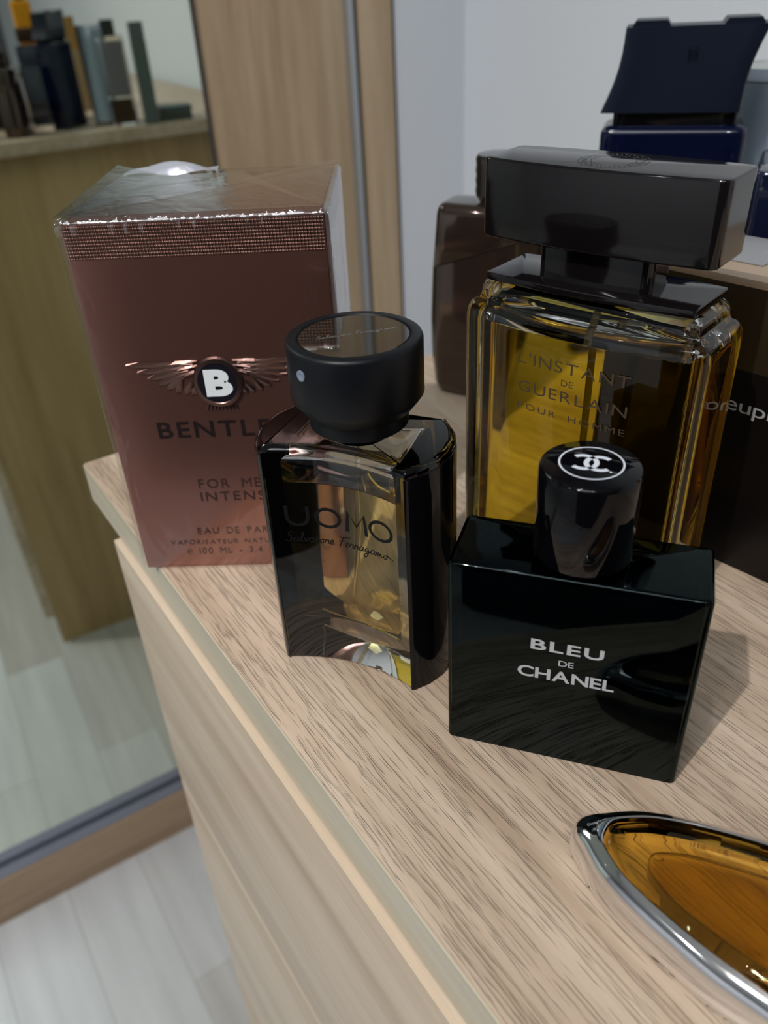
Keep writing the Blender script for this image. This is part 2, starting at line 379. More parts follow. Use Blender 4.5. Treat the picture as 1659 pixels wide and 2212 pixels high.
# ================================================================== rose gold carton
def carton():
    W, D, H = 0.0805, 0.068, 0.1305
    t = thing('perfume_carton', 'rose-gold carton with a winged emblem, wrapped in clear film, at the end of the chest', 'box', (-0.0044, -0.1001, 0.0), math.radians(-34.6))
    m, nt, b = new_mat('rose_metallic_card')
    b.inputs['Base Color'].default_value = srgb(156, 108, 96); b.inputs['Metallic'].default_value = 0.82
    b.inputs['Roughness'].default_value = 0.22; b.inputs['Coat Weight'].default_value = 0.3; b.inputs['Coat Roughness'].default_value = 0.05
    box('carton_body', (0, W, 0, D, 0.0, H), m, t, 0.0008)
    # knurled band
    m2, nt, b = new_mat('knurled_rose_foil'); N = nt.nodes.new; L = nt.links.new
    b.inputs['Metallic'].default_value = 0.6; b.inputs['Roughness'].default_value = 0.3
    tc = N('ShaderNodeTexCoord'); sep = N('ShaderNodeSeparateXYZ'); L(tc.outputs['Object'], sep.inputs[0])
    def wave(sgn):
        a = N('ShaderNodeMath'); a.operation = 'MULTIPLY'; a.inputs[1].default_value = sgn; L(sep.outputs['Z'], a.inputs[0])
        s = N('ShaderNodeMath'); s.operation = 'ADD'; L(sep.outputs['X'], s.inputs[0]); L(a.outputs[0], s.inputs[1])
        s2 = N('ShaderNodeMath'); s2.operation = 'ADD'; L(s.outputs[0], s2.inputs[0]); L(sep.outputs['Y'], s2.inputs[1])
        k = N('ShaderNodeMath'); k.operation = 'MULTIPLY'; k.inputs[1].default_value = 2 * PI / 0.0021; L(s2.outputs[0], k.inputs[0])
        c = N('ShaderNodeMath'); c.operation = 'COSINE'; L(k.outputs[0], c.inputs[0]); return c
    p = N('ShaderNodeMath'); p.operation = 'MULTIPLY'; L(wave(1).outputs[0], p.inputs[0]); L(wave(-1).outputs[0], p.inputs[1])
    cr = N('ShaderNodeMapRange'); cr.inputs['From Min'].default_value = -1; L(p.outputs[0], cr.inputs['Value'])
    mx = N('ShaderNodeMix'); mx.data_type = 'RGBA'; mx.inputs['A'].default_value = srgb(66, 42, 36); mx.inputs['B'].default_value = srgb(138, 98, 84)
    L(cr.outputs[0], mx.inputs['Factor']); L(mx.outputs['Result'], b.inputs['Base Color'])
    bp = N('ShaderNodeBump'); bp.inputs['Distance'].default_value = 0.0003; bp.inputs['Strength'].default_value = 0.8
    L(p.outputs[0], bp.inputs['Height']); L(bp.outputs['Normal'], b.inputs['Normal'])
    parts = [box_vf(0.0006, W - 0.0006, -0.00012, 0.0, 0.1195, H - 0.0008), box_vf(W, W + 0.00012, 0.0006, D - 0.0006, 0.1195, H - 0.0008),
             box_vf(-0.00012, 0.0, 0.0006, D - 0.0006, 0.1195, H - 0.0008)]
    finish('knurled_band', *join(parts), m2, t, 0)
    # print
    fn = lambda u, z: (u, -0.00018, z)
    dp = pm('dark_brown_print', srgb(34, 22, 22), 0.35, 0.2)
    lettering('brand_lettering', [(spaced('BENTLEY', 1.0, 0.012), (0.0161, 0.0645, 0.0566, 0.0628))], fn, dp, t)
    mp = pm('brown_print', srgb(66, 44, 42), 0.4, 0.2)
    lettering('small_lettering', [
        (spaced('FOR MEN', 1.3), (0.0264, 0.0540, 0.0355, 0.0393)), (spaced('INTENSE', 1.3), (0.0264, 0.0540, 0.0300, 0.0338)),
        (spaced('EAU DE PARFUM', 1.2), (0.0226, 0.0580, 0.0152, 0.0181)), (spaced('VAPORISATEUR NATURAL SPRAY', 1.3), (0.0114, 0.0692, 0.0106, 0.0126)),
        (spaced('\u212e 100 ML - 3.4 FL. OZ.', 1.2), (0.0170, 0.0636, 0.0060, 0.0089))], fn, mp, t)
    # winged emblem
    em = bpy.data.objects.new('winged_emblem', bpy.data.meshes.new('winged_emblem')); bpy.data.objects.remove(em)
    cx, cz = 0.0402, 0.0772
    parts = []
    def feather(p0, p1, w_, h_):
        a = Vector(p0); b_ = Vector(p1); d = (b_ - a).normalized(); nn = Vector((-d.y, d.x)); V = []
        for k in range(6):
            s = k / 5; ww = w_ * (0.55 + 0.45 * min(1, s * 1.6)) * (1 if k < 5 else 0.45); q = a.lerp(b_, s)
            for c, hh in ((-0.5, 0.0001), (0.0, h_), (0.5, 0.0001)):
                V.append((q.x + nn.x * c * ww, -0.00015 - hh, q.y + nn.y * c * ww))
        F = [(3 * k + j, 3 * k + j + 1, 3 * k + j + 4, 3 * k + j + 3) for k in range(5) for j in range(2)]
        return V, F
    for sgn in (-1, 1):
        root = [(cx + sgn * (0.0075 + 0.0009 * i), cz + 0.0068 - 0.0011 * i) for i in range(9)]
        tips = [(0.0298, 0.0072), (0.0265, 0.0045), (0.0235, 0.0022), (0.0205, 0.0), (0.0175, -0.0018), (0.0145, -0.0032), (0.0118, -0.0038), (0.0094, -0.0040), (0.0076, -0.0036)]
        for (rx, rz), (tx, tz) in zip(root, tips):
            parts.append(feather((rx if abs(rx - cx) < tx else cx + sgn * tx * 0.75, rz), (cx + sgn * tx, cz + tz), 0.0021, 0.0005))
        for i in range(3):
            parts.append(feather((cx + sgn * 0.0058, cz + 0.0077 - i * 0.0016), (cx + sgn * (0.0150 - i * 0.002), cz + 0.0071 - i * 0.0022), 0.0017, 0.0007))
    copper = pm('dark_copper_relief', srgb(120, 92, 84), 0.28, 0.95)
    finish('emblem_wings', *join(parts), copper, t, 0)
    V, F = [], []
    prof = [(0.0, 0.0009), (0.0067, 0.0009), (0.0069, 0.0011), (0.0080, 0.0009), (0.0086, 0.0002)]
    n = 48
    for r, h in prof[1:]:
        V += [(cx + r * math.cos(2 * PI * i / n), -0.00015 - h, cz + r * 1.08 * math.sin(2 * PI * i / n)) for i in range(n)]
    for k in range(len(prof) - 2):
        F += [(k * n + i, k * n + (i + 1) % n, (k + 1) * n + (i + 1) % n, (k + 1) * n + i) for i in range(n)]
    tail = [feather((cx + i * 0.0011, cz - 0.0078), (cx + i * 0.0013, cz - 0.0102), 0.0010, 0.0004) for i in range(-4, 5)]
    finish('emblem_ring', *join([(V, F)] + tail), copper, t, 0)
    n = 48
    disc = [(cx + 0.0067 * math.cos(2 * PI * i / n), -0.00100, cz + 0.0072 * math.sin(2 * PI * i / n)) for i in range(n)]
    finish('emblem_disc', disc, [tuple(range(n))], pm('emblem_black', (0.01, 0.01, 0.016, 1), 0.15), t, 0)
    lettering('emblem_letter', [(text_tris('B', 0.055), (cx - 0.0044, cx + 0.0048, cz - 0.0048, cz + 0.0050))], lambda u, z: (u, -0.00115, z), pm('emblem_white', srgb(246, 250, 252), 0.3), t)
    # clear film
    m3 = bpy.data.materials.new('clear_film'); m3.use_nodes = True; nt = m3.node_tree; nt.nodes.remove(nt.nodes['Principled BSDF'])
    N = nt.nodes.new; L = nt.links.new
    tr_ = N('ShaderNodeBsdfTransparent'); tr_.inputs[0].default_value = (0.985, 0.985, 0.985, 1)
    gl = N('ShaderNodeBsdfGlossy'); gl.inputs['Roughness'].default_value = 0.09; gl.inputs[0].default_value = (1, 1, 1, 1)
    fr = N('ShaderNodeLayerWeight'); mx = N('ShaderNodeMixShader'); pw = N('ShaderNodeMath'); pw.operation = 'POWER'; pw.inputs[1].default_value = 4.0; ad = N('ShaderNodeMath'); ad.operation = 'MULTIPLY_ADD'; ad.name = 'film_reflectance'; ad.inputs[1].default_value = 0.9; ad.inputs[2].default_value = 0.05; ad.use_clamp = True
    L(fr.outputs['Facing'], pw.inputs[0]); L(pw.outputs[0], ad.inputs[0])
    tc = N('ShaderNodeTexCoord'); mp_ = N('ShaderNodeMapping'); mp_.inputs['Scale'].default_value = (70, 70, 26); L(tc.outputs['Object'], mp_.inputs[0])
    no = N('ShaderNodeTexNoise'); no.inputs['Scale'].default_value = 1; no.inputs['Detail'].default_value = 2; no.inputs['Distortion'].default_value = 1.2; L(mp_.outputs[0], no.inputs['Vector'])
    bp = N('ShaderNodeBump'); bp.inputs['Distance'].default_value = 0.0010; bp.inputs['Strength'].default_value = 0.45; L(no.outputs['Fac'], bp.inputs['Height'])
    for nd in (gl, fr): L(bp.outputs['Normal'], nd.inputs['Normal'])
    L(ad.outputs[0], mx.inputs[0]); L(tr_.outputs[0], mx.inputs[1]); L(gl.outputs[0], mx.inputs[2]); L(mx.outputs[0], nt.nodes['Material Output'].inputs['Surface'])
    g = 0.0012
    ow = rrect(W + 2 * g, D + 2 * g, 0.0012, 4, cx=W / 2, cy=D / 2)
    rings = [[(x, y, z) for x, y in inset(ow, d)] for z, d in [(0.0002, 0.0), (H * 0.5, 0.0)] + rounded_levels(0.001, H + 0.0012, 0.0, 0.0022, 4)[1:]]
    finish('film_wrap', *loft_vf(rings, False, True), m3, t, 50)
    # gathered wrinkles of film along the upper front edge
    V, F = [], []; rr = random.Random(3); nx = 150
    for i in range(nx + 1):
        u = -g + (W + 2 * g) * i / nx; a_ = 0.0004 * math.sin(u * 900 + 2 * math.sin(u * 310)) + 0.0003 * rr.random()
        V += [(u, -g - 0.0002, H - 0.0035), (u, -g - 0.0004 - a_ * 0.5, H - 0.0006), (u + 0.0004, -g + 0.0006 - a_, H + 0.0014), (u + 0.0008, 0.0030, H + 0.0016 + a_ * 0.6)]
        if i:
            q = 4 * i
            for j in range(3): F.append((q - 4 + j, q + j, q + j + 1, q - 3 + j))
    m5 = m3.copy(); m5.name = 'gathered_film'; m5.node_tree.nodes['film_reflectance'].inputs[2].default_value = 0.12
    finish('film_edge', V, F, m5, t, 80)
    # folded flaps of film on the top
    m4 = m3.copy(); m4.name = 'folded_film'; m4.node_tree.nodes['film_reflectance'].inputs[2].default_value = 0.16
    m4.node_tree.nodes['Glossy BSDF'].inputs['Roughness'].default_value = 0.16
    H2 = H + 0.0030
    V = [(-g, -g, H2 - 0.001), (-g, D + g, H2 + 0.001), (0.034, D * 0.5, H2 + 0.0012), (W + g, -g, H2 - 0.001), (W + g, D + g, H2), (W - 0.030, D * 0.5, H2 + 0.001)]
    finish('film_fold', V, [(0, 2, 1), (3, 4, 5)], m4, t, 0)
    V = [(0.0, -g, H2 - 0.0008), (W, -g, H2 - 0.0008), (W * 0.62, D * 0.62, H2 + 0.0018), (W * 0.30, D * 0.6, H2 + 0.0018)]
    finish('film_fold', V, [(0, 1, 2, 3)], m4, t, 0)
    # crumpled bright corner of film at the back
    V, F = [], []; nx, ny = 12, 5
    for i in range(nx + 1):
        for j in range(ny + 1):
            s, q = i / nx, j / ny
            V.append((0.002 + 0.034 * s, D - 0.004 + 0.007 * q, H + 0.0012 + 0.0032 * math.sin(PI * q) * math.sin(PI * min(1, s * 1.05)) ** 0.6 + 0.0006 * math.sin(9 * s + 5 * q)))
    for i in range(nx):
        for j in range(ny):
            a = i * (ny + 1) + j; F.append((a, a + 1, a + ny + 2, a + ny + 1))
    finish('film_crumple', V, F, pm('crumpled_film', srgb(200, 204, 216), 0.18, 0.2, trans=0.35, ior=1.3), t, 60)
carton()

# ================================================================== black-sided bottle with concave front
def concave_bottle():
    t = thing('perfume_bottle', 'black-sided glass perfume bottle with a concave amber front window and round black cap', 'perfume bottle', (0.0170, -0.178, 0.0003), math.radians(-56.3))
    W, D, H = 0.0433, 0.034, 0.0795
    def arc(u0, u1, v, c, n=14): return [(u0 + (u1 - u0) * i / n, v + c * math.sin(PI * i / n) ** 0.9) for i in range(n + 1)]
    front = arc(0.0, W, 0.0, 0.0045)
    rside = [(W + 0.0008, 0.0003), (W + 0.0042, 0.0045), (W + 0.0066, 0.0095), (W + 0.0075, 0.0155), (W + 0.0072, 0.0215), (W + 0.0045, 0.0285), (W + 0.0008, 0.0337)]
    back = [(u, 0.034 - (v)) for u, v in reversed(front)]
    lside = [(W - u, v) for u, v in reversed(rside)]
    out = front + rside + back + lside
    prism('glass_body', out, rounded_levels(0.0, H, 0.0008, 0.0022, 4), CLEAR, t, 40)
    # black lacquer on both flanks
    oo_, ii_ = inset(out, -0.0004), inset(out, 0.0007)
    nf, nr = len(front), len(rside)
    idr = list(range(nf - 1, nf + nr + 1)); idl = list(range(2 * nf + nr - 1, 2 * nf + 2 * nr)) + [0]
    for ids in (idr, idl):
        o2 = [oo_[i] for i in ids]; i2 = [ii_[i] for i in ids]; pts = o2
        V, F = [], []; n = len(pts)
        for z in (0.0001, 0.0772):
            V += [(u, v, z) for u, v in o2] + [(u, v, z) for u, v in i2]
        m_ = 2 * n
        for i in range(n - 1):
            F += [(i, i + 1, m_ + i + 1, m_ + i), (n + i, m_ + n + i, m_ + n + i + 1, n + i + 1), (m_ + i, m_ + i + 1, m_ + n + i + 1, m_ + n + i), (i, n + i, n + i + 1, i + 1)]
        F += [(0, m_, m_ + n, n), (n - 1, 2 * n - 1, m_ + 2 * n - 1, m_ + n - 1)]
        ob = finish('lacquered_side', V, F, M['lacquer'], t, 40); ob.data.materials.append(M['dead_black'])
        inner_set = set(map(lambda p: (round(p[0], 7), round(p[1], 7)), i2))
        for pl in ob.data.polygons:
            if all((round(ob.data.vertices[k].co.x, 7), round(ob.data.vertices[k].co.y, 7)) in inner_set for k in pl.vertices): pl.material_index = 1
    # cavity
    cav = arc(0.0035, W - 0.0035, 0.0048, 0.0042) ; cav = cav + [(u, 0.034 - v) for u, v in reversed(cav)]
    LIQ = glass('amber_perfume', (0.99, 0.92, 0.62, 1), 1.36 / 1.5)
    prism('perfume', cav, rounded_levels(0.0155, 0.0665, 0.002, 0.0, 4), LIQ, t, 40)
    prism('air_space', cav, rounded_levels(0.0667, 0.0755, 0.0, 0.002, 4), AIR, t, 40)
    fcx, fcy = 0.0236, 0.0168
    tube = glass('clear_dip_tube', (0.98, 0.95, 0.85, 1), 0.97)
    finish('dip_tube', *tube_vf([(fcx, fcy, 0.0758), (fcx, fcy, 0.05), (fcx - 0.003, fcy, 0.020)], 0.0011), tube, t, 60)
    lathe('collar', [(0.0001, 0.0796), (0.0080, 0.0796), (0.0080, 0.0876), (0.0001, 0.0876)], M['black_gloss'], t, 48, fcx, fcy)
    r = 0.0186
    cp = lathe('cap', [(0.0001, 0.0835), (r - 0.0052, 0.0835), (r - 0.0046, 0.0840), (r - 0.0044, 0.0878), (r - 0.0034, 0.0885), (r - 0.0008, 0.0918), (r, 0.0930), (r, 0.1080), (r - 0.0003, 0.1088), (r - 0.0010, 0.1092),
                    (r - 0.0030, 0.1092), (r - 0.0034, 0.1085), (0.0001, 0.1085)], M['black_cap'], t, 96, fcx, fcy, 40)
    dsc = lathe('cap_disc', [(0.0001, 0.1086), (r - 0.0036, 0.1086), (r - 0.0038, 0.10895), (0.0001, 0.10895)], M['lid_glass'], cp, 96, fcx, fcy)
    # signature engraved on the disc
    sig = script_paths('Salvatore Ferragamo')
    a = math.radians(38)
    def ondisc(u, z):
        du, dv = u, z
        return (fcx + 0.0005 + du * math.cos(a) - dv * math.sin(a), fcy + 0.0015 + du * math.sin(a) + dv * math.cos(a), 0.10899)
    V, F = sig; V = fit(V, -0.0115, 0.0115, -0.0016, 0.0016)
    lettering('cap_signature', [((V, F), None)], ondisc, pm('engraving', srgb(150, 150, 150), 0.3, 0.6), cp)
    # spray nozzle dot on the cap side, towards the viewer
    ang = -PI / 2 - 0.42
    nx, ny = fcx + r * math.cos(ang), fcy + r * math.sin(ang)
    V, F = [], []; n = 24; d = Vector((math.cos(ang), math.sin(ang), 0)); s = Vector((-d.y, d.x, 0))
    for rr, off in ((0.0015, -0.0002), (0.0015, 0.0003), (0.0011, 0.0004), (0.0006, 0.0001)):
        V += [tuple(Vector((nx, ny, 0.1035)) + d * off + s * (rr * math.cos(2 * PI * i / n)) + Vector((0, 0, rr * math.sin(2 * PI * i / n)))) for i in range(n)]
    for k in range(3): F += [(k * n + i, k * n + (i + 1) % n, (k + 1) * n + (i + 1) % n, (k + 1) * n + i) for i in range(n)]
    F.append(tuple(3 * n + i for i in range(n)))
    finish('spray_nozzle', V, F, M['nozzle'], cp, 50)
    # lettering on the concave front
    def onfront(u, z):
        s = max(0.0, min(1.0, u / W)); return (u, 0.0045 * math.sin(PI * s) ** 0.9 - 0.00012, z)
    word = []
    word.append((ring2d(0.0171, 0.0568, 0.0042, 0.0036, 0.00105), None)); word.append((ring2d(0.0345, 0.0568, 0.0042, 0.0036, 0.00105), None))
    word.append((stroke2d([(0.0230, 0.0533), (0.0236, 0.0602), (0.0262, 0.0556), (0.0288, 0.0602), (0.0295, 0.0533)], 0.00115), None))
    U = [(0.0048, 0.0603), (0.0048, 0.0565)] + [(0.0079 - 0.0031 * math.cos(PI * i / 12), 0.0565 - 0.0030 * math.sin(PI * i / 12)) for i in range(1, 12)] + [(0.0110, 0.0565), (0.0110, 0.0603)]
    word.append((stroke2d(U, 0.0011), None))
    V, F = sig; V = fit(V, 0.0035, 0.0385, 0.0455, 0.0512)
    word.append(((V, F), None))
    # split long faces so that the letters follow the curve
    lettering('front_lettering', word, onfront, M['dark_print'], t)

def script_paths(s):
    """a joined handwriting drawn with strokes, one small path per letter"""
    g = {
        'S': [[(0.9, 1.7), (0.5, 1.95), (0.15, 1.6), (0.5, 1.1), (0.75, 0.55), (0.4, 0.05), (-0.1, 0.25)]],
        'a': [[(0.75, 0.75), (0.4, 0.9), (0.1, 0.5), (0.3, 0.05), (0.65, 0.35), (0.75, 0.8), (0.72, 0.2), (1.0, 0.15)]],
        'l': [[(0.0, 0.2), (0.35, 1.1), (0.4, 1.8), (0.2, 1.7), (0.2, 0.4), (0.5, 0.1)]],
        'v': [[(0.0, 0.7), (0.2, 0.75), (0.35, 0.1), (0.65, 0.8), (0.9, 0.7)]],
        't': [[(0.0, 0.3), (0.3, 1.2), (0.35, 1.7), (0.25, 0.3), (0.6, 0.12)], [(0.0, 1.15), (0.65, 1.2)]],
        'o': [[(0.45, 0.85), (0.1, 0.55), (0.3, 0.05), (0.65, 0.35), (0.5, 0.85), (0.9, 0.75)]],
        'r': [[(0.0, 0.15), (0.2, 0.85), (0.35, 0.7), (0.6, 0.75), (0.55, 0.2), (0.8, 0.15)]],
        'e': [[(0.0, 0.3), (0.5, 0.55), (0.45, 0.9), (0.15, 0.7), (0.2, 0.1), (0.8, 0.25)]],
        'F': [[(0.1, 1.75), (1.0, 1.8), (1.9, 1.95)], [(0.75, 1.75), (0.6, 1.0), (0.4, -0.1)], [(0.25, 0.95), (1.05, 1.05)]],
        'g': [[(0.7, 0.8), (0.35, 0.85), (0.1, 0.45), (0.4, 0.1), (0.7, 0.6), (0.6, -0.6), (0.2, -0.9), (0.15, -0.4), (1.0, 0.25)]],
        'm': [[(0.0, 0.1), (0.15, 0.8), (0.3, 0.15), (0.45, 0.8), (0.65, 0.15), (0.8, 0.8), (1.0, 0.15), (1.3, 0.3)]],
    }
    adv = {'S': 1.0, 'a': 0.95, 'l': 0.5, 'v': 0.8, 't': 0.62, 'o': 0.85, 'r': 0.75, 'e': 0.72, 'F': 1.15, 'g': 0.95, 'm': 1.25, ' ': 0.5}
    V, F, x = [], [], 0.0
    for c in s:
        for path in g.get(c, []):
            p = smooth_path([(x + a + 0.18 * b, b) for a, b in path], 6); v, f = stroke2d(p, 0.17)
            n = len(V); V += v; F += [tuple(i + n for i in q) for q in f]
        x += adv[c]
    p = smooth_path([(x - 0.1, 0.7), (x + 0.5, 0.55), (x + 1.0, 0.45)], 5); v, f = stroke2d(p, 0.15); n = len(V); V += v; F += [tuple(i + n for i in q) for q in f]
    return V, F
concave_bottle()

# ================================================================== small square black-green bottle
def square_bottle():
    W, D, H = 0.0640, 0.0230, 0.0643
    t = thing('perfume_bottle', 'square near-black glass perfume bottle with silver lettering and glossy cylindrical cap, in front', 'perfume bottle', (0.0389, -0.2352, 0.0), -0.9097)
    dg = glass('dark_green_glass', (0.34, 0.42, 0.42, 1), 1.5, 0.04)
    prism('glass_body', rrect(W, D, 0.0016, 5, cx=W / 2, cy=D / 2), rounded_levels(0.0, H, 0.0006, 0.0011, 4), dg, t, 40)
    core = pm('blue_black_perfume', (0.0015, 0.003, 0.006, 1), 0.5, spec=0.0)
    core_out = rrect(W - 0.0034, D - 0.0028, 0.0020, 4, cx=W / 2, cy=D / 2)
    prism('dark_core', core_out, [(0.0012, 0.0012), (0.0025, 0.0), (0.0570, 0.0), (0.0592, 0.0012), (0.0600, 0.0035), (0.0606, 0.0065)], core, t, 60)
    r = 0.0122; cx, cy = 0.0322, 0.0116
    lathe('collar', [(0.0001, 0.0643), (0.0100, 0.0643), (0.0100, 0.0662), (0.0001, 0.0662)], pm('dark_metal_collar', (0.05, 0.05, 0.055, 1), 0.2, 0.8), t, 48, cx, cy)
    cp = lathe('cap', [(0.0001, 0.0655), (r - 0.0008, 0.0655), (r, 0.0664), (r, 0.0895), (r - 0.0003, 0.0903), (r - 0.0010, 0.0908), (0.0001, 0.0909)], M['black_gloss'], t, 96, cx, cy, 60)
    z = 0.09105
    def top(u, v): return (cx + u, cy + v, z)
    R_ = 0.0077; items = [(ring2d(0, 0, R_, R_, 0.00045, 72), None)]
    # two interlocked open rings
    th = 0.0012; k = 0.0037
    for sg in (-1, 1):
        c0 = sg * 0.0019; a0 = math.radians(48)
        if sg > 0: arc_ = ring2d(c0, 0, k, k * 1.0, th, 48, a0, 2 * PI - a0)
        else: arc_ = ring2d(c0, 0, k, k * 1.0, th, 48, PI + a0, 3 * PI - a0)
        items.append((arc_, None))
    lettering('cap_emblem', items, top, M['white_print'], cp)
    fn = lambda u, zz: (u, -0.00012, zz)
    lettering('front_lettering', [
        (spaced('BLEU', 0.7, 0.022), (0.0225, 0.0411, 0.0404, 0.0440)), (spaced('DE', 0.5, 0.004), (0.0300, 0.0339, 0.0361, 0.0380)),
        (spaced('CHANEL', 0.35, 0.022), (0.0195, 0.0446, 0.0303, 0.0342))], fn, M['grey_print'], t)
square_bottle()

# ================================================================== tall bottle with wide brown-black cap
def tall_bottle():
    t = thing('perfume_bottle', 'tall thick-walled glass bottle of yellow perfume with a wide brown-black cap, behind the square bottle', 'perfume bottle', (0.1240, -0.2005, 0.0), math.radians(-73.5))
    brown = pm('brown_black_plastic', (0.005, 0.004, 0.0045, 1), 0.09)
    out = rrect(0.0800, 0.0310, 0.0045, 5, bow=0.0028, cy=0.0)
    lv = [(0.0, 0.0015), (0.0006, 0.0005), (0.0015, 0.0), (0.0960, 0.0), (0.0985, 0.0004), (0.1003, 0.0014), (0.1012, 0.0028), (0.1016, 0.0040), (0.1030, 0.0046), (0.1052, 0.0052), (0.1066, 0.0062), (0.1075, 0.0080)]
    prism('glass_body', out, lv, CLEAR, t, 60)
    cav = rrect(0.0680, 0.0222, 0.0035, 5, bow=0.0026)
    LIQ = glass('olive_yellow_perfume', (0.86, 0.73, 0.20, 1), 1.36 / 1.5)
    prism('perfume', cav, rounded_levels(0.0080, 0.0948, 0.0025, 0.0, 5), LIQ, t, 60)
    prism('air_space', cav, [(0.0950, 0.0), (0.0985, 0.0), (0.1005, 0.0012), (0.1018, 0.0035), (0.1022, 0.0065)], AIR, t, 60)
    tube = pm('dip_tube_plastic', srgb(170, 150, 70), 0.3)
    finish('dip_tube', *tube_vf([(0.002, 0, 0.1015), (0.002, 0, 0.06), (0.001, 0, 0.012)], 0.0012), tube, t, 60)
    plate = prism('shoulder_plate', rrect(0.0670, 0.0235, 0.0008, 3, bow=0.0018), rounded_levels(0.1077, 0.1100, 0.0003, 0.0004, 2), brown, t, 40)
    prism('neck', rrect(0.0360, 0.0150, 0.0030, 4, bow=0.0012), [(0.1100, 0.0), (0.1212, 0.0)], brown, t, 50)
    cp = prism('cap', rrect(0.0725, 0.0215, 0.0028, 5, bow=0.0020), rounded_levels(0.1205, 0.1430, 0.0008, 0.0007, 3), brown, t, 50)
    ring = pm('debossed_ring', (0.020, 0.018, 0.018, 1), 0.4)
    items = [(ring2d(0, 0, 0.0098, 0.0098, 0.0002, 72), None), (ring2d(0, 0, 0.0064, 0.0064, 0.0002, 72), None)]
    for i in range(40):
        a = 2 * PI * i / 40; c, s = math.cos(a), math.sin(a)
        rr = 0.0072 + 0.0003 * (i % 3); r2 = 0.0090 - 0.0004 * (i % 2)
        items.append((stroke2d([(rr * c, rr * s), (r2 * math.cos(a + 0.05), r2 * math.sin(a + 0.05))], 0.00035), None))
    lettering('cap_crest', items, lambda u, v: (u, v, 0.14308), ring, cp)
    def onf(u, z):
        s = max(0.0, min(1.0, (u + 0.0355) / 0.071)); return (u, -0.0155 - 0.0028 * 4 * s * (1 - s) - 0.00035, z)
    lettering('front_lettering', [
        (spaced("L'INSTANT", 1.0), (-0.0165, 0.0205, 0.0862, 0.0900)), (spaced('DE', 0.8), (-0.0010, 0.0030, 0.0822, 0.0842)),
        (spaced('GUERLAIN', 1.0), (-0.0160, 0.0205, 0.0768, 0.0805)), (spaced('POUR HOMME', 1.6), (-0.0160, 0.0205, 0.0708, 0.0730))], onf, pm('bronze_print', srgb(84, 72, 56), 0.4, 0.4), t)
tall_bottle()

# ================================================================== bronze-brown bottle at the back
def brown_bottle():
    t = thing('perfume_bottle', 'rounded smoky brown metallic bottle standing at the back, next to the white wall', 'perfume bottle', (0.2040, -0.0600, 0.0), math.radians(-58))
    m = pm('smoky_brown_metal', srgb(84, 70, 62), 0.10, 0.8, coat=0.6)
    base = rrect(0.062, 0.031, 0.009, 7, bow=0.002)
    def seam(x): return 0.066 + 0.022 * (x + 0.031) / 0.062
    # lower shell, belly-shaped; its top follows a slanting seam
    lv = [(0.0, 0.0045), (0.002, 0.0022), (0.006, 0.0010), (0.020, -0.0003), (0.04, -0.0006), (0.055, 0.0)]
    rings = [[(x, y, z) for x, y in inset(base, d)] for z, d in lv]
    rings.append([(x, y, seam(x)) for x, y in inset(base, 0.0006)])
    finish('lower_shell', *loft_vf(rings), m, t, 50)
    rings = [[(x, y, seam(x) + 0.0002) for x, y in inset(base, 0.0012)], [(x, y, seam(x) + 0.0008) for x, y in inset(base, 0.0008)]]
    for z, d in ((0.0915, 0.0028), (0.0945, 0.0036), (0.0962, 0.0052), (0.0968, 0.0075)):
        rings.append([(x, y, z) for x, y in inset(base, d)])
    finish('upper_shell', *loft_vf(rings), m, t, 50)
    lathe('cap', [(0.0001, 0.0968), (0.0085, 0.0968), (0.0095, 0.0985)] + [(0.0105 + (0.0004 if i % 2 else 0), 0.100 + 0.0022 * i) for i in range(7)] + [(0.0108, 0.1160), (0.0098, 0.1178), (0.0001, 0.1182)], pm('dark_bronze_cap', srgb(58, 52, 50), 0.15, 0.7, coat=0.6), t, 64, 0.0, 0.0, 50)
brown_bottle()

# ================================================================== blue bottle with flared navy cap
def blue_bottle():
    t = thing('perfume_bottle', 'dark blue glass bottle with a tall flared matt navy cap, rear right', 'perfume bottle', (0.2890, -0.0870, 0.0), math.radians(-50))
    bl = pm('deep_blue_glass', (0.002, 0.004, 0.020, 1), 0.06)
    prism('glass_body', rrect(0.066, 0.030, 0.005, 6), rounded_levels(0.0, 0.1235, 0.002, 0.004, 4), bl, t, 50)
    prism('neck', rrect(0.056, 0.022, 0.004, 5), [(0.1235, 0), (0.1295, 0)], M['black_gloss'], t, 50)
    navy = pm('matt_navy_plastic', (0.0035, 0.0065, 0.017, 1), 0.36, spec=0.35)
    rings = []
    for k in range(13):
        s = k / 12; wdt = 0.0618 - 0.0042 * math.sin(s * PI) - 0.0012 * s
        dpt = 0.027 - 0.002 * s
        rings.append([(x - 0.0030 + 0.0075 * s, y, 0.1292 + 0.0345 * s) for x, y in rrect(wdt, dpt, 0.0016, 3, bow=-0.0012 * s)])
    cp = finish('cap', *loft_vf(rings), navy, t, 40)
    for sg in (-1, 1):
        v, f = box_vf(-0.0085, 0.0085, -0.0095, 0.0118, 0.0, 0.0024)
        v = [(x * (0.8 if z > 0.001 else 1) + sg * 0.0195 + 0.0045, y, z + 0.1636) for x, y, z in v]
        finish('cap_ridge', v, f, navy, cp, 0)
    items = [(stroke2d([(-0.0018, -0.0024), (0.0018, -0.0024), (0.0018, 0.0024), (-0.0018, 0.0024), (-0.0018, -0.0024)], 0.0004), None), (ring2d(0, 0, 0.0011, 0.0014, 0.0004, 32), None)]
    lettering('cap_emblem', items, lambda u, z: (u + 0.004, -0.0133, z + 0.153), pm('embossed_navy', (0.004, 0.005, 0.008, 1), 0.2), cp)
blue_bottle()

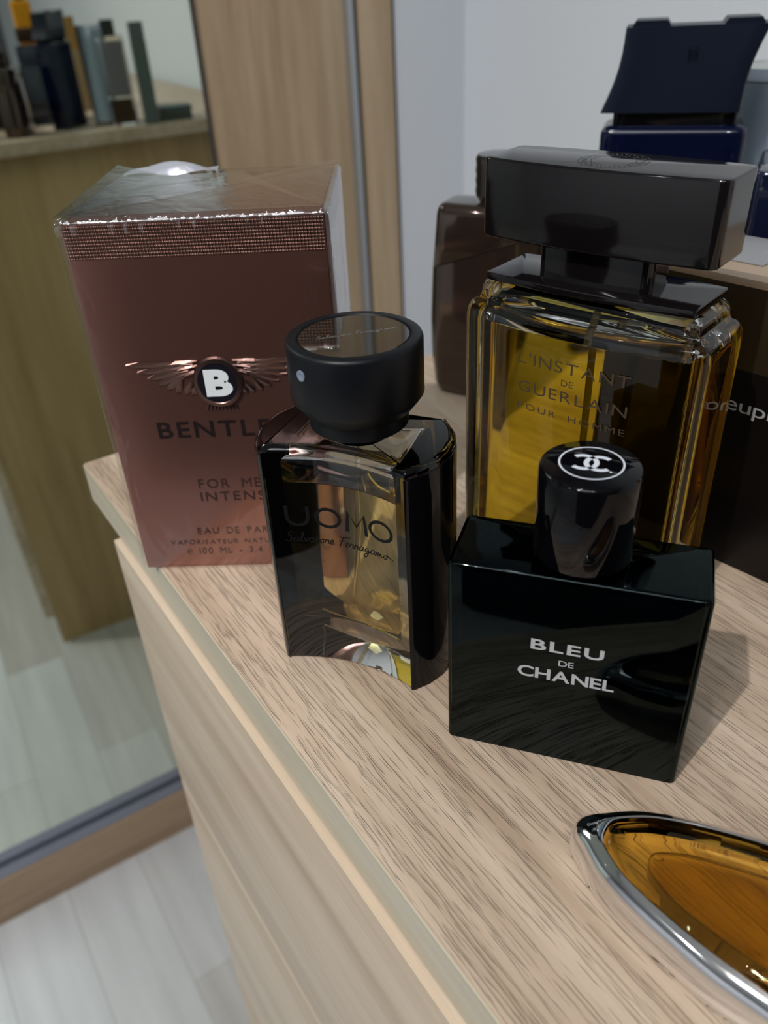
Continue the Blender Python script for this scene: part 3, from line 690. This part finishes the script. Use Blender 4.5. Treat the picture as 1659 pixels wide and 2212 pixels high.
# ================================================================== box with bronze lid (right edge)
def dark_box():
    t = thing('perfume_carton', 'dark carton, bronze above and black below, with pale grey lettering', 'box', (0.1630, -0.1750, 0.0), math.radians(-81.4))
    W, D = 0.105, 0.045
    blk = pm('black_card', (0.004, 0.003, 0.003, 1), 0.3, spec=0.3)
    bz = pm('bronze_card', srgb(62, 50, 35), 0.3, 0.5, bump=(200, 0.05, 0.0002))
    box('carton_body', (0, W, 0, D, 0, 0.0750), blk, t, 0.0006)
    box('upper_band', (0.0001, W - 0.0001, 0.0001, D - 0.0001, 0.0750, 0.1020), bz, t, 0.0005)
    box('lid_face', (0.0001, W - 0.0001, 0.0001, D - 0.0001, 0.1020, 0.1045), pm('beige_card', srgb(168, 146, 124), 0.4, 0.2), t, 0.0004)
    sf = pm('silvery_tape', srgb(150, 150, 152), 0.2, 0.5)
    v, f = box_vf(0.004, 0.042, 0.014, 0.043, 0.1046, 0.1049); finish('tape', v, f, sf, t, 0)
    fn = lambda u, z: (u, -0.0002, z)
    lettering('front_lettering', [(spaced('euphoria', 0.45), (0.0450, 0.0805, 0.0590, 0.0655))], fn, pm('pale_print', srgb(150, 150, 150), 0.4), t)
dark_box()

# ================================================================== blue-black block bottle behind the dark carton
def block_bottle():
    t = thing('perfume_bottle', 'low blue-black bottle with a broad flat shiny top, behind the dark carton', 'perfume bottle', (0.2420, -0.1650, 0.0), math.radians(-58))
    bl = pm('blue_black_glass', (0.006, 0.009, 0.028, 1), 0.05, coat=0.5)
    u = 0.075; d = 0.052
    prism('glass_body', rrect(u, d, 0.004, 5, cx=u / 2, cy=d / 2), rounded_levels(0, 0.092, 0.002, 0.003, 3), bl, t, 50)
    prism('cap', rrect(u - 0.002, d - 0.002, 0.004, 5, cx=u / 2, cy=d / 2), rounded_levels(0.0925, 0.118, 0.001, 0.0015, 3), bl, t, 50)
block_bottle()

# ================================================================== clear cylinder flask with pale label
def clear_flask():
    t = thing('perfume_bottle', 'clear cylindrical bottle with a pale blue label, beside the flared navy cap', 'perfume bottle', (0.3520, -0.0935, 0.0))
    r = 0.0215
    lathe('glass_body', [(0.0001, 0.0), (r - 0.002, 0.0), (r, 0.002), (r, 0.1415), (r - 0.0006, 0.1424), (r - 0.0018, 0.1424), (r - 0.0022, 0.1415), (r - 0.0022, 0.004), (0.0001, 0.004)], CLEAR, t, 72)
    lathe('pale_label', [(0.0001, 0.0045), (r - 0.0028, 0.0045), (r - 0.0028, 0.1355), (0.0001, 0.1355)], pm('pale_blue_label', srgb(205, 220, 248), 0.4), t, 64)
    lathe('rim_band', [(0.0001, 0.1356), (r - 0.0030, 0.1356), (r - 0.0030, 0.1364), (0.0001, 0.1364)], M['nozzle'], t, 64)
clear_flask()

# ================================================================== things seen mostly in the mirror
def mirror_row():
    t = thing('perfume_bottle', 'square clear bottle with brown perfume and a dark cap, seen in the mirror', 'perfume bottle', (0.366, -0.034, 0), math.radians(8))
    prism('glass_body', rrect(0.040, 0.022, 0.003, 4), rounded_levels(0, 0.128, 0.001, 0.003, 3), CLEAR, t)
    prism('perfume', rrect(0.034, 0.016, 0.002, 4), [(0.004, 0), (0.040, 0)], pm('dark_brown_perfume', srgb(50, 32, 22), 0.1), t)
    prism('label', rrect(0.034, 0.0170, 0.002, 4), [(0.043, 0), (0.120, 0)], pm('grey_lilac_label', srgb(138, 140, 150), 0.5), t)
    prism('cap', rrect(0.020, 0.018, 0.002, 4), rounded_levels(0.128, 0.150, 0.001, 0.001, 2), pm('green_black_cap', srgb(44, 54, 50), 0.3), t)
    t = thing('perfume_bottle', 'narrow upright slate-grey slab bottle, rightmost tall one in the mirror', 'perfume bottle', (0.404, -0.0115, 0), math.radians(4))
    sl = pm('slate_grey', srgb(84, 96, 96), 0.35)
    prism('slab_body', rrect(0.022, 0.014, 0.001, 2), rounded_levels(0, 0.120, 0.001, 0.0, 2), sl, t)
    prism('cap', rrect(0.0215, 0.0135, 0.001, 2), rounded_levels(0.1205, 0.145, 0.0, 0.001, 2), sl, t)
    t = thing('small_box', 'low dark green-grey box at the end of the row in the mirror', 'box', (0.452, -0.040, 0), math.radians(6))
    prism('box_base', rrect(0.052, 0.040, 0.001, 2), [(0, 0), (0.014, 0)], pm('dark_green_grey', srgb(62, 72, 70), 0.4), t)
    prism('box_lid', rrect(0.054, 0.042, 0.001, 2), [(0.0142, 0), (0.021, 0)], pm('dark_green_grey_lid', srgb(72, 84, 82), 0.4), t)
    t = thing('perfume_bottle', 'tall amber bottle with a brown base ring, upper left in the mirror', 'perfume bottle', (0.300, -0.345, 0), 0.2)
    prism('glass_body', rrect(0.034, 0.020, 0.004, 4), rounded_levels(0, 0.180, 0.001, 0.004, 3), pm('amber_body', srgb(206, 140, 30), 0.15), t)
    prism('base_ring', rrect(0.040, 0.026, 0.004, 4), rounded_levels(0.115, 0.138, 0.001, 0.001, 2), pm('brown_ring', srgb(62, 44, 38), 0.25), t)
    prism('cap', rrect(0.018, 0.016, 0.003, 4), [(0.180, 0), (0.200, 0)], M['black_cap'], t)
    t = thing('perfume_carton', 'narrow tan and brown carton standing behind the blue bottle, seen in the mirror', 'box', (0.362, -0.300, 0), 0.1)
    prism('carton_body', rrect(0.026, 0.020, 0.0006, 2), [(0, 0), (0.100, 0)], pm('tan_card', srgb(176, 148, 108), 0.4), t)
    prism('carton_top', rrect(0.026, 0.020, 0.0006, 2), [(0.1001, 0), (0.152, 0)], pm('ochre_card', srgb(172, 132, 70), 0.4), t)
mirror_row()

# ================================================================== chrome-framed amber bottle lying down
def leaf_bottle():
    t = thing('perfume_bottle', 'leaf-shaped amber glass bottle in a polished chrome frame, lying flat in the near corner', 'perfume bottle', (0.0415, -0.2820, 0.0), math.atan2(-0.93, 0.36))
    oo = [(0.8, 0), (1.2, 2.0), (2.6, 3.6), (5.0, 5.4), (10.3, 9.7), (15, 12.2), (21.3, 14.8), (26.5, 16.5), (34, 18.8), (41, 20.6), (50, 22.0), (60, 23.5), (75, 24.6), (90, 24.2), (102, 22), (112, 18), (118, 12.5)]
    ii = [(8.6, 0), (8.8, 2.0), (9.6, 3.6), (11.0, 5.0), (14.5, 7.6), (18, 9.6), (23, 11.6), (28, 13.2), (35, 15.1), (41.5, 16.5), (50, 18.0), (60, 20.2), (75, 21.2), (90, 20.8), (101, 18.8), (109, 15), (114, 10)]
    def closed(tab):
        sp_ = smooth_path([(a * 0.001, -b * 0.001) for a, b in tab], 4)
        return sp_ + [(a, -b) for a, b in reversed(sp_[1:])]
    out, inn = closed(oo), closed(ii)
    sp = smooth_path([(a * 0.001, -b * 0.001) for a, b in ii], 4)
    chrome = pm('chrome', (0.82, 0.82, 0.84, 1), 0.07, 1.0, bump=(70, 0.10, 0.0010))
    def ring(z, q, d=0.0): return [(a[0] + (b[0] - a[0]) * q, a[1] + (b[1] - a[1]) * q, z) for a, b in zip(inset(out, d), inn)]
    rings = [ring(0.0, 0.0, 0.0016), ring(0.0012, 0.0, 0.0005), ring(0.004, 0.0), ring(0.0080, 0.0), ring(0.0112, 0.14), ring(0.0128, 0.42), ring(0.0136, 0.78), ring(0.0140, 0.95), ring(0.0138, 1.04), ring(0.0120, 1.08), ring(0.0015, 1.08)]
    n = len(out); V, F = loft_vf(rings, False, False)
    k = len(rings) - 1; F += [(k * n + i, k * n + (i + 1) % n, (i + 1) % n, i) for i in range(n)]
    finish('chrome_frame', V, F, chrome, t, 50)
    AMB = glass('amber_glass', (0.92, 0.81, 0.50, 1), 1.45)
    prism('amber_glass', inn, [(0.0016, 0.0012), (0.0026, 0.0003), (0.0120, 0.0003), (0.0134, 0.0010), (0.0141, 0.0026), (0.0145, 0.0050)], AMB, t, 60)
    inner = []
    for a, b in sp:
        inner.append((0.013 + a * 0.86, b * 0.62))
    inner = inner + [(a, -b) for a, b in reversed(inner[1:])]
    prism('inner_chamber', inner, [(0.0035, 0.0015), (0.0045, 0.0), (0.0100, 0.0), (0.0118, 0.0012), (0.0124, 0.003)], glass('amber_perfume_chamber', (0.94, 0.87, 0.70, 1), 1.36 / 1.45), t, 60)
    lathe('cap', [(0.0001, 0.0), (0.0075, 0.0), (0.008, 0.001), (0.008, 0.021), (0.007, 0.022), (0.0001, 0.022)], chrome, t, 48).matrix_local = Matrix.Translation((0.1185, 0, 0.0085)) @ Matrix.Rotation(PI / 2, 4, 'Y')
leaf_bottle()

# let light be focused through the clear glass onto the wood
for o in C.objects:
    if o.type == 'MESH' and o.data.materials and o.data.materials[0] and o.data.materials[0].get('refractive') and o.parent and o.parent.name in ('perfume_bottle', 'perfume_bottle.002'):
        o.cycles.is_caustics_caster = True
    if o.name == 'worktop': o.cycles.is_caustics_receiver = True
